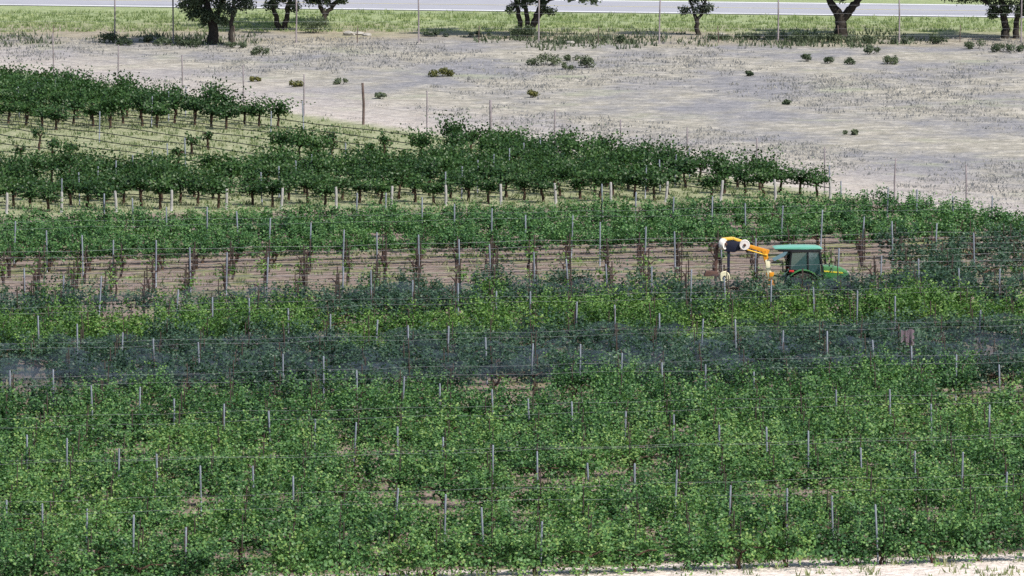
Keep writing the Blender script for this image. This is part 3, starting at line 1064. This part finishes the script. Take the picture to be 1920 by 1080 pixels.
tree('dense dark oak at the right edge with low hanging boughs', at(1893, 72),
     [[(-.25, 0, -.1, .3), (-.3, 0, .8, .22), (-.35, 0, 1.6, .2), (-.8, 0, 3.0, .1)], [(.35, 0, -.1, .22), (.4, 0, .9, .17), (.5, 0, 1.8, .14), (1.0, 0, 3.2, .08)], [(-.3, 0, 1.5, .14), (-1.6, 0, 2.3, .1), (-3.0, 0, 2.6, .05)]],
     [(-.9, -.2, 1.6, .55), (-.2, 0, 1.9, .6), (.6, 0, 1.7, .6), (-1.0, 0, 2.4, .7), (1.3, 0, 2.2, .8), (-2.0, 0, 2.6, .6), (-2.9, 0, 2.5, .5), (-3.6, 0, 2.7, .55), (0, 0, 2.9, 1.0), (-2.4, 0, 3.6, 1.1), (1.2, 0, 3.6, 1.2), (-.6, 0, 4.4, 1.3), (-3.4, 0, 3.7, 1.0), (1.6, 0, 4.9, 1.2), (-4.2, 0, 3.3, .8)], dens=190)


def shrub(px, py, w, h, leaf, label, n=None):
    P = at(px, py)
    s = F / (P.y - CAM.y)
    rw, hh = w / s / 2 * 1.15, h / s * 1.25
    root = tag(empty('shrub', tuple(P)), label, 'shrub', 'shrubs scattered over the meadow')
    C, Nn, S, T, parts = [], [], [], [], []
    k = n or max(4, int(w / 7))
    for i in range(k):
        cx = rng.uniform(-.8, .8) * rw; cy = rng.uniform(-.6, .6) * rw
        cz = hh * rng.uniform(.3, .75) * (1 - .4 * abs(cx) / rw)
        r = max(.16, hh * rng.uniform(.34, .55))
        parts.append(tube([(cx * .3, cy * .3, -.05), (cx * .8, cy * .8, cz * .6), (cx, cy, cz)], [.02, .014, .008], 5))
        p, nn, ss = clump_leaves((cx, cy, cz), r, int(70 + 420 * r * r), .07, .15)
        p[:, 2] = np.maximum(p[:, 2], .02)
        C.append(p); Nn.append(nn); S.append(ss); T.append(np.clip(rng.normal(.45 + rng.uniform(-.1, .1), .18, len(p)), 0, 1))
    v, q = merge(parts)
    link('stem', np_mesh('stem', v, q, [M['bark_oak']]), root)
    v, q = leaf_quads(*(np.concatenate(a) for a in (C, Nn, S)), .7)
    link('foliage', np_mesh('foliage', v, q, [M[leaf]], np.concatenate(T)), root)


for a in [(830, 143, 54, 17, 'leaf_olive', 'yellow-olive low bush alone on the dry meadow'),
          (1020, 123, 52, 20, 'leaf_shrub', 'widest grey-green bush of the cluster right of the meadow centre'),
          (1073, 114, 22, 13, 'leaf_shrub', 'small round bush at the back of the meadow cluster'),
          (1098, 127, 24, 22, 'leaf_shrub', 'upright grey-green bush at the right end of the meadow cluster'),
          (1062, 131, 28, 13, 'leaf_shrub', 'low pale bush at the front of the meadow cluster'),
          (715, 185, 40, 12, 'leaf_shrub', 'low green bush on the meadow right of the dark fence post'),
          (1476, 196, 16, 10, 'leaf_oak', 'tiny dark bush alone in the middle of the right meadow'),
          (1515, 115, 20, 14, 'leaf_oak', 'small dark bush on the meadow below the Y-shaped oak, leftmost of three'),
          (1555, 119, 20, 12, 'leaf_shrub', 'small grey bush below the Y-shaped oak, middle of three'),
          (1592, 121, 16, 11, 'leaf_shrub', 'small faint bush below the Y-shaped oak, rightmost of three'),
          (1664, 120, 36, 15, 'leaf_shrub', 'ragged grey-green bush on the meadow right of the Y-shaped oak'),
          (1630, 102, 36, 14, 'leaf_shrub', 'wide faint bush on the yellow grass right of the Y-shaped oak'),
          (640, 158, 22, 11, 'leaf_shrub', 'small green bush on the meadow above the far left fence posts'),
          (488, 104, 32, 16, 'leaf_shrub', 'grey-green bush on the meadow below the two-trunked oak'),
          (550, 163, 28, 13, 'leaf_olive', 'low olive bush on the meadow above the end of the upper vine cluster'),
          (478, 153, 16, 10, 'leaf_olive', 'tiny olive bush on the meadow above the upper vine cluster'),
          (1592, 253, 30, 12, 'leaf_shrub', 'faint green bush on the meadow above the right end of the dark vines'),
          (996, 183, 14, 15, 'leaf_olive', 'small twiggy bush in the middle of the meadow'),
          (1169, 81, 18, 16, 'leaf_oak', 'small dark round bush by the far fence right of the fanning oak'),
          (1404, 143, 12, 9, 'leaf_oak', 'tiny dark tuft of bush on the meadow left of three bushes'),
          (590, 62, 44, 28, 'leaf_oak', 'round dark bush at the foot of the low spreading oak'),
          (985, 71, 58, 22, 'leaf_oak', 'dark bush around the feet of the fanning oak stems'),
          (1505, 78, 44, 18, 'leaf_oak', 'dark weedy bush left of the Y-shaped oak trunk'),
          (1545, 79, 36, 15, 'leaf_shrub', 'grey-green weedy bush touching the Y-shaped oak trunk'),
          (1612, 80, 56, 15, 'leaf_shrub', 'long weedy bush right of the Y-shaped oak trunk'),
          (1685, 82, 26, 14, 'leaf_grey', 'pale bush at the foot of a tall far fence post'),
          (1759, 83, 24, 20, 'leaf_oak', 'dark upright bush on the dry bank left of the right edge oak'),
          (1830, 92, 30, 18, 'leaf_oak', 'dark bush before the trunk of the right edge oak'),
          (1890, 98, 60, 16, 'leaf_oak', 'long dark bush at the right edge below the oak'),
          (200, 80, 36, 22, 'leaf_oak', 'dark bush at the far left of the meadow edge'),
          (240, 86, 34, 14, 'leaf_oak', 'low dark bush right of the far left bush'),
          (285, 80, 30, 14, 'leaf_shrub', 'grey bush between the far left bushes and the thick-trunked oak'),
          (365, 88, 60, 12, 'leaf_oak', 'low dark undergrowth left of the thick-trunked oak'),
          (330, 84, 70, 16, 'leaf_oak', 'wide dark undergrowth doubling as oak shade between the grey bush and the thick-trunked oak'),  # undergrowth, also darkening the strip where the oak's shadow lies
          (440, 90, 40, 12, 'leaf_shrub', 'low grey undergrowth at the foot of the slender greyish tree'),
          (1400, 74, 60, 12, 'leaf_oak', 'low dark leaf clump as tree shade midway between the sparse tree and the Y-shaped oak'),  # added leaves standing in for the dark band of tree shadow
          (1578, 80, 40, 14, 'leaf_shrub', 'weedy bush straight in front of the Y-shaped oak trunk'),
          (1350, 74, 40, 10, 'leaf_shrub', 'low leaf clump as tree shade right of the small sparse tree'),  # continues the added leaf band that imitates tree shadow
          (820, 68, 50, 10, 'leaf_oak', 'low dark leaf clump as oak shadow on the green verge left of the fanning oak'),  # added leaves imitate a shadow patch of the fanning oak
          (900, 68, 40, 9, 'leaf_shrub', 'low grey leaf clump as oak shadow close left of the fanning oak')]:  # second added clump, in place of the oak's nearer shadow patch
    shrub(*a)

# sparse dark weeds along the foot of the oaks
pt = [tuple(at(random.uniform(-40, 1960), random.gauss(76, 7))) for _ in range(900)]
pt = [p for p in pt if math.sin(p[0] * .33 + 1.2) + math.sin(p[0] * .14) + random.gauss(0, .5) > .35]
tag(tufts('field_edge_weeds', pt, .12, .42, [M['leaf_shrub']], 12, .35, .05), 'dark weeds growing along the far fence under the oaks', 'weeds', kind='stuff')

# ================================================================== TRACTOR
TR = tag(empty('tractor', tuple(TRACTOR), math.atan(ROWSH) * .35), 'green tractor with a glazed cab and teal-green roof driving right between vine rows', 'tractor')


def tp(name, bm, mat, parent=TR, smooth=True): return bm_obj(name, bm, M[mat], parent, smooth=smooth)


# chassis
bm = bmesh.new()
box_bm(bm, -.45, 1.75, -.26, .26, .50, .86, .03)
box_bm(bm, -.25, .25, -.62, .62, .52, .76, .04)
box_bm(bm, 1.3, 1.5, -.55, .55, .36, .52, .03)
tp('chassis', bm, 'tr_black')
# hood
bm = bmesh.new()
poly = [(.88, .84), (.88, 1.47), (1.25, 1.455), (1.7, 1.37), (1.92, 1.24), (2.02, 1.05), (2.02, .80)]
prism_bm(bm, poly, -.36, .36, .07)
hood = tp('hood', bm, 'tr_green')
bm = bmesh.new()
for sg in (-1, 1):
    prism_bm(bm, [(.92, 1.23), (.92, 1.29), (1.75, 1.20), (1.75, 1.15)], sg * .362, sg * .372)
tp('hood_stripe', bm, 'tr_yellow', hood, False)
bm = bmesh.new()
box_bm(bm, 2.0, 2.035, -.27, .27, .82, 1.08, .01)
tp('grille', bm, 'tr_black', hood)
for sg in (-1, 1):
    bm = bmesh.new()
    lathe_bm(bm, [(.02, 0), (.07, .004), (.075, .02), (.05, .03)], (1.985, sg * .24, 1.14), 'X', 14)
    tp('headlight', bm, 'drum_white', hood)
bm = bmesh.new()
tube_bm(bm, [(1.15, -.30, 1.3), (1.15, -.30, 1.62)], .03)
tp('exhaust', bm, 'tr_black')


def wheel(name, x, y, r, w, rim_r):
    bm = bmesh.new()
    hw = w / 2
    lathe_bm(bm, [(rim_r, -hw * .85), (r * .84, -hw), (r * .97, -hw * .85), (r, -hw * .4), (r, hw * .4), (r * .97, hw * .85), (r * .84, hw), (rim_r, hw * .85)], (x, y, r), 'Y', 40)
    n = 22
    for k in range(n):                               # chevron lugs
        for sg in (-1, 1):
            a = 2 * math.pi * (k + (.5 if sg > 0 else 0)) / n
            a2 = a + .16
            pts = []
            for aa, yy in ((a, sg * hw * .92), (a2, sg * hw * .05)):
                pts.append((x + math.cos(aa) * r, y + yy, r + math.sin(aa) * r))
            tube_bm(bm, pts, .028, 4)
    root = tp(name, bm, 'tyre')
    bm = bmesh.new()
    lathe_bm(bm, [(rim_r, -hw * .8), (rim_r * .85, -hw * .5), (rim_r * .5, -hw * .25), (.12, -hw * .3), (.05, -hw * .45), (.05, hw * .45), (.12, hw * .3), (rim_r * .5, hw * .25), (rim_r * .85, hw * .5), (rim_r, hw * .8)], (x, y, r), 'Y', 28)
    tp('rim', bm, 'tr_yellow', root)
    return root


for sg in (-1, 1):
    wheel('rear_wheel', 0, sg * .72, .64, .40, .36)
    wheel('front_wheel', 1.62, sg * .66, .42, .27, .22)
# fenders: curved plates over the rear wheels
for sg in (-1, 1):
    bm = bmesh.new()
    y0, y1 = sg * .50, sg * .95
    prev = None
    for k in range(17):
        a = R_(8 + k * 10.2)
        ro, ri = .735, .70
        ring = [bm.verts.new((math.cos(a) * rr * 1.03 - .02, yy, .64 + math.sin(a) * rr)) for rr, yy in ((ro, y0), (ro, y1), (ri, y1), (ri, y0))]
        if prev:
            for j in range(4): bm.faces.new((prev[j], prev[(j + 1) % 4], ring[(j + 1) % 4], ring[j]))
        else: bm.faces.new(ring)
        prev = ring
    bm.faces.new(prev)
    fen = tp('fender', bm, 'tr_green')
    bm = bmesh.new()
    box_bm(bm, -.62, -.42, sg * .74 - .12, sg * .74 + .12, 1.27, 1.34, .015)
    tp('tail_light', bm, 'red_lamp', fen)
# cab
bm = bmesh.new()
box_bm(bm, -.56, .84, -.66, .66, .84, .98, .03)
for sg in (-1, 1):
    y = sg * .66
    for pts in ([(-.56, y, .95), (-.58, y * .97, 1.5), (-.50, y * .93, 2.12)], [(.22, y, .95), (.20, y * .99, 1.5), (.19, y * .95, 2.12)], [(.84, y * .92, .92), (.80, y * .92, 1.5), (.68, y * .9, 2.12)]):
        tube_bm(bm, pts, [.045, .04, .04], 6)
    tube_bm(bm, [(-.52, y * .94, 2.12), (.70, y * .91, 2.12)], .04, 6)
    tube_bm(bm, [(-.57, y, 1.36), (.22, y, 1.30), (.82, y * .92, 1.02)], .028, 6)
tube_bm(bm, [(.70, -.6, 2.12), (.70, .6, 2.12)], .04, 6)
tube_bm(bm, [(-.52, -.62, 2.12), (-.52, .62, 2.12)], .04, 6)
cab = tp('cab_frame', bm, 'tr_black')
# interior
bm = bmesh.new()
box_bm(bm, -.36, .08, -.26, .26, 1.08, 1.22, .04)
box_bm(bm, -.44, -.32, -.24, .24, 1.16, 1.72, .05)
tp('seat', bm, 'tr_black', cab)
bm = bmesh.new()
tube_bm(bm, [(.62, 0, 1.0), (.45, 0, 1.45)], .03)
prevp = [(.45 + .06 * math.cos(a) , .19 * math.sin(a), 1.45 + .17 * math.cos(a)) for a in np.linspace(0, 2 * math.pi, 20)]
tube_bm(bm, prevp, .014, 6)
tp('steering_wheel', bm, 'tr_black', cab)
# glass panes
def pane(name, pts):
    bm = bmesh.new()
    p = [Vector(q_) for q_ in pts]
    nrm = (p[1] - p[0]).cross(p[2] - p[0]).normalized() * .004
    a = [bm.verts.new(v - nrm) for v in p]; b = [bm.verts.new(v + nrm) for v in p]
    bm.faces.new(a[::-1]); bm.faces.new(b)
    for i in range(len(p)): bm.faces.new((a[i], a[(i + 1) % len(p)], b[(i + 1) % len(p)], b[i]))
    return tp(name, bm, 'glass', cab, False)


for sg in (-1, 1):
    y = sg * .655
    pane('side_window', [(-.54, y, 1.38), (.18, y, 1.33), (.17, y * .95, 2.09), (-.48, y * .94, 2.09)])
    pane('door_window', [(.24, y, 1.30), (.77, y * .93, 1.06), (.67, y * .9, 2.09), (.21, y * .95, 2.09)])
pane('windscreen', [(.84, -.56, 1.46), (.84, .56, 1.46), (.71, .56, 2.09), (.71, -.56, 2.09)])
pane('rear_window', [(-.55, -.55, 2.06), (-.55, .55, 2.06), (-1.22, .55, 1.72), (-1.22, -.55, 1.72)])
bm = bmesh.new()
tube_bm(bm, [(-1.36, -.5, 1.66), (-1.0, -.5, 1.67), (-.86, -.5, 1.66), (-.86, -.5, 1.28)], .03, 6)
tube_bm(bm, [(-.9, -.5, 1.30), (-.5, -.5, 1.22)], .035, 6)
tp('lever_bracket', bm, 'tr_black')
# roof
bm = bmesh.new()
poly = [(-1.18, 2.225), (-1.22, 2.25), (-1.05, 2.285), (-.5, 2.31), (.2, 2.31), (.65, 2.29), (.84, 2.24), (.82, 2.215), (.2, 2.205), (-.3, 2.21)]
prism_bm(bm, poly, -.62, .62, .02)
tp('cab_roof', bm, 'tr_roof')
bm = bmesh.new()
box_bm(bm, -1.05, .76, -.60, .60, 2.115, 2.205, .02)
tp('roof_lining', bm, 'tr_black')
bm = bmesh.new()
for sg in (-1, 1): tube_bm(bm, [(.84, sg * .6, 1.9), (.92, sg * .88, 1.95), (.92, sg * .9, 1.7)], .016, 6)
for sg in (-1, 1): box_bm(bm, .90, .94, sg * .9 - .09, sg * .9 + .09, 1.62, 1.86, .01)
tp('mirror', bm, 'tr_black', cab)
# three point hitch
bm = bmesh.new()
for sg in (-1, 1):
    tube_bm(bm, [(-.4, sg * .3, .55), (-1.3, sg * .38, .62)], .035, 6)
    tube_bm(bm, [(-.5, sg * .3, 1.0), (-.95, sg * .35, .98), (-1.0, sg * .36, .6)], .025, 6)
tube_bm(bm, [(-.45, 0, .95), (-1.3, 0, 1.05)], .03, 6)
tp('hitch', bm, 'tr_black')

# ================================================================== OVER-THE-ROW PRUNER
S_ = F / (TRACTOR.y - CAM.y)


def ip(px, py): return ((px - 1503) / S_, (562 - py) / S_)


PR = tag(empty('vine_pruner', tuple(TRACTOR), math.atan(ROWSH) * .35), 'yellow jointed pruning arm with white cutter discs behind the green tractor', 'pruner')


def pp_(name, bm, mat, parent=PR, smooth=True): return bm_obj(name, bm, M[mat], parent, smooth=smooth)


def beam(bm, a, b, wa, wb, y0, y1, bev=.015):
    a, b = Vector((a[0], 0, a[1])), Vector((b[0], 0, b[1]))
    d = (b - a).normalized(); n = Vector((-d.z, 0, d.x))
    poly = [a + n * wa / 2, b + n * wb / 2, b - n * wb / 2, a - n * wa / 2]
    prism_bm(bm, [(p.x, p.z) for p in poly], y0, y1, bev)


bm = bmesh.new()
beam(bm, ip(1450, 545), ip(1438, 508), .16, .20, -.32, -.10)
box_bm(bm, -1.46, -1.12, -.45, .45, .55, .70, .02)
box_bm(bm, -1.42, -1.22, -.38, -.04, 1.0, 1.22, .02)
pp_('mounting_frame', bm, 'orange')
bm = bmesh.new()
beam(bm, ip(1442, 520), ip(1436, 484), .19, .18, -.34, -.12)
pp_('lower_arm', bm, 'cream')
bm = bmesh.new()
beam(bm, ip(1437, 492), ip(1430, 466), .19, .22, -.32, -.10)
beam(bm, ip(1440, 470), ip(1390, 455), .17, .13, -.29, -.13)
lathe_bm(bm, [(.02, -.36), (.08, -.36), (.08, -.06), (.02, -.06)], (*[ip(1431, 470)[0]], 0, ip(1431, 470)[1]), 'Y', 16)
arm = pp_('upper_arm', bm, 'orange')
bm = bmesh.new()
a_, b_ = ip(1436, 476), ip(1398, 465)
tube_bm(bm, [(a_[0], -.33, a_[1]), (b_[0], -.33, b_[1])], .03, 8)
pp_('ram', bm, 'amber', arm)
# cutter head
bm = bmesh.new()
h0, h1 = ip(1356, 466), ip(1386, 449)
prism_bm(bm, [(h0[0], h0[1] - .04), (h0[0], h1[1] + .02), (h1[0], h1[1] + .0), (h1[0], h0[1] + .06), (h0[0] + .4, h0[1] - .08)], -.42, .30, .03)
head = pp_('cutter_head', bm, 'navy')
bm = bmesh.new()
beam(bm, ip(1352, 446), ip(1372, 444), .09, .08, -.36, .2)
beam(bm, ip(1372, 444), ip(1390, 451), .08, .12, -.36, .2)
pp_('head_frame', bm, 'amber', head)


def disc(name, px, py, r, y, mat, thick=.06, hub='rust', parent=PR, tilt=0.0):
    cx, cz = ip(px, py)
    bm = bmesh.new()
    lathe_bm(bm, [(.05, -thick), (r * .55, -thick * .8), (r * .92, -thick), (r, -thick * .5), (r, thick * .5), (r * .9, thick), (.05, thick)], (0, 0, 0), 'Y', 32)
    o = bm_obj(name, bm, M[mat], parent, (cx, y, cz), True)
    o.rotation_euler = (0, 0, tilt)
    bm = bmesh.new()
    lathe_bm(bm, [(.02, -thick * 1.9), (r * .26, -thick * 1.7), (r * .28, thick * 1.2), (.02, thick * 1.3)], (0, 0, 0), 'Y', 16)
    bm_obj('hub', bm, M[hub], o, (0, 0, 0), True)
    return o


disc('cutter_disc', 1392.5, 455, .225, -.50, 'drum_white')
disc('cutter_disc', 1352, 453.5, .24, -.44, 'drum_white', .10, tilt=1.0)
disc('cutter_disc', 1354.5, 515, .235, -.52, 'cream', .05, hub='tr_black')
bm = bmesh.new()
n0 = ip(1333, 458)
prism_bm(bm, [(n0[0], n0[1] - .04), (n0[0] + .05, n0[1] + .05), (n0[0] + .34, n0[1] + .13), (n0[0] + .36, n0[1] - .08)], -.42, -.1, .02)
pp_('head_nose', bm, 'rust', head)
bm = bmesh.new()
beam(bm, ip(1363, 463), ip(1363, 520), .13, .10, -.36, -.26)
pp_('cutter_bar', bm, 'navy')
bm = bmesh.new()
beam(bm, ip(1341, 461), ip(1339, 512), .12, .10, -.30, -.2)
b0, b1 = ip(1316, 514), ip(1342, 505)
prism_bm(bm, [(b0[0], b0[1]), (b0[0] + .1, b1[1] + .02), (b1[0], b1[1]), (b1[0] + .1, b0[1])], -.44, -.1, .02)
pp_('guard_bar', bm, 'rust')

# faded cloth on the wires in the netted rows
P = at(1700, 690)
bm = bmesh.new()
bmesh.ops.create_grid(bm, x_segments=10, y_segments=10, size=.5)
for v in bm.verts:
    x, z = v.co.x, v.co.y
    v.co = Vector((x * .52, .07 * math.sin(x * 14) * (.6 - z) + .02, 1.15 + z * .9 + .05 * math.sin(x * 7)))
bmesh.ops.solidify(bm, geom=bm.faces[:], thickness=.01)
o = bm_obj('cloth', bm, M['pink_cloth'], None, (P.x, P.y - .75, 0), True)
tag(o, 'faded pink cloth hanging on the wires among the netted rows at right', 'cloth')

# pale rubble on the verge
for i, (px, py, w) in enumerate([(655, 66, .45), (672, 65, .35), (688, 67, .3), (1070, 82, .3), (1352, 66, .28)]):
    bm = bmesh.new()
    bmesh.ops.create_icosphere(bm, subdivisions=2, radius=w)
    for v in bm.verts:
        v.co *= random.uniform(.82, 1.12); v.co.z *= .38
        v.co.z += w * .2
    txt = ['largest pale rock of the three on the verge left of centre', 'middle pale rock of the three on the verge', 'right pale rock of the three on the verge',
           'pale rock on dry ground right of the fanning oak', 'pale rock by the small sparse tree'][i]
    tag(bm_obj('rock', bm, M['rock'], None, tuple(at(px, py)), False), txt, 'rock', 'pale rocks on the verge')

# ================================================================== LIGHT, SKY, CAMERA
sun_dir = Vector((.74, -.52, 1.10)).normalized()
elev = math.asin(sun_dir.z)
azim = math.atan2(sun_dir.x, sun_dir.y)
w = bpy.data.worlds.new('World'); sc.world = w; w.use_nodes = True
nt = w.node_tree
bg = nt.nodes['Background']
sky = nt.nodes.new('ShaderNodeTexSky')
sky.sky_type = 'NISHITA'; sky.sun_disc = False
sky.sun_elevation = elev; sky.sun_rotation = azim
sky.air_density = 1.2; sky.dust_density = 1.5
nt.links.new(sky.outputs[0], bg.inputs['Color'])
bg.inputs['Strength'].default_value = .11
L = bpy.data.lights.new('sun', 'SUN'); L.energy = 4.6; L.angle = R_(.53); L.color = (1, .955, .88)
lo = bpy.data.objects.new('sun', L); COL.objects.link(lo)
lo.rotation_euler = (-sun_dir).to_track_quat('-Z', 'Y').to_euler()
lo.location = (30, -20, 60)

cam = bpy.data.cameras.new('camera')
cam.sensor_width = 36.0
cam.lens = 36.0 * F / W
cam.clip_start = 1; cam.clip_end = 20000
co = bpy.data.objects.new('camera', cam); COL.objects.link(co)
co.location = CAM
co.rotation_euler = (math.pi / 2 - PITCH, 0, 0)
sc.camera = co
sc.view_settings.view_transform = 'Standard'
sc.view_settings.look = 'None'
sc.view_settings.exposure = 0.42
sc.view_settings.gamma = 1.0
sc.render.film_transparent = False
sc.cycles.max_bounces = 6
sc.cycles.diffuse_bounces = 3
sc.cycles.glossy_bounces = 2
sc.cycles.transmission_bounces = 4
sc.cycles.transparent_max_bounces = 12
sc.cycles.filter_width = 1.5
sc.cycles.use_denoising = False
print('rows', R_FRONT, R_CNEAR, R_CFAR, 'ind', n_ind, 'mass', len(mass), 'bush', bush_n, 'gap', len(gap_rows))
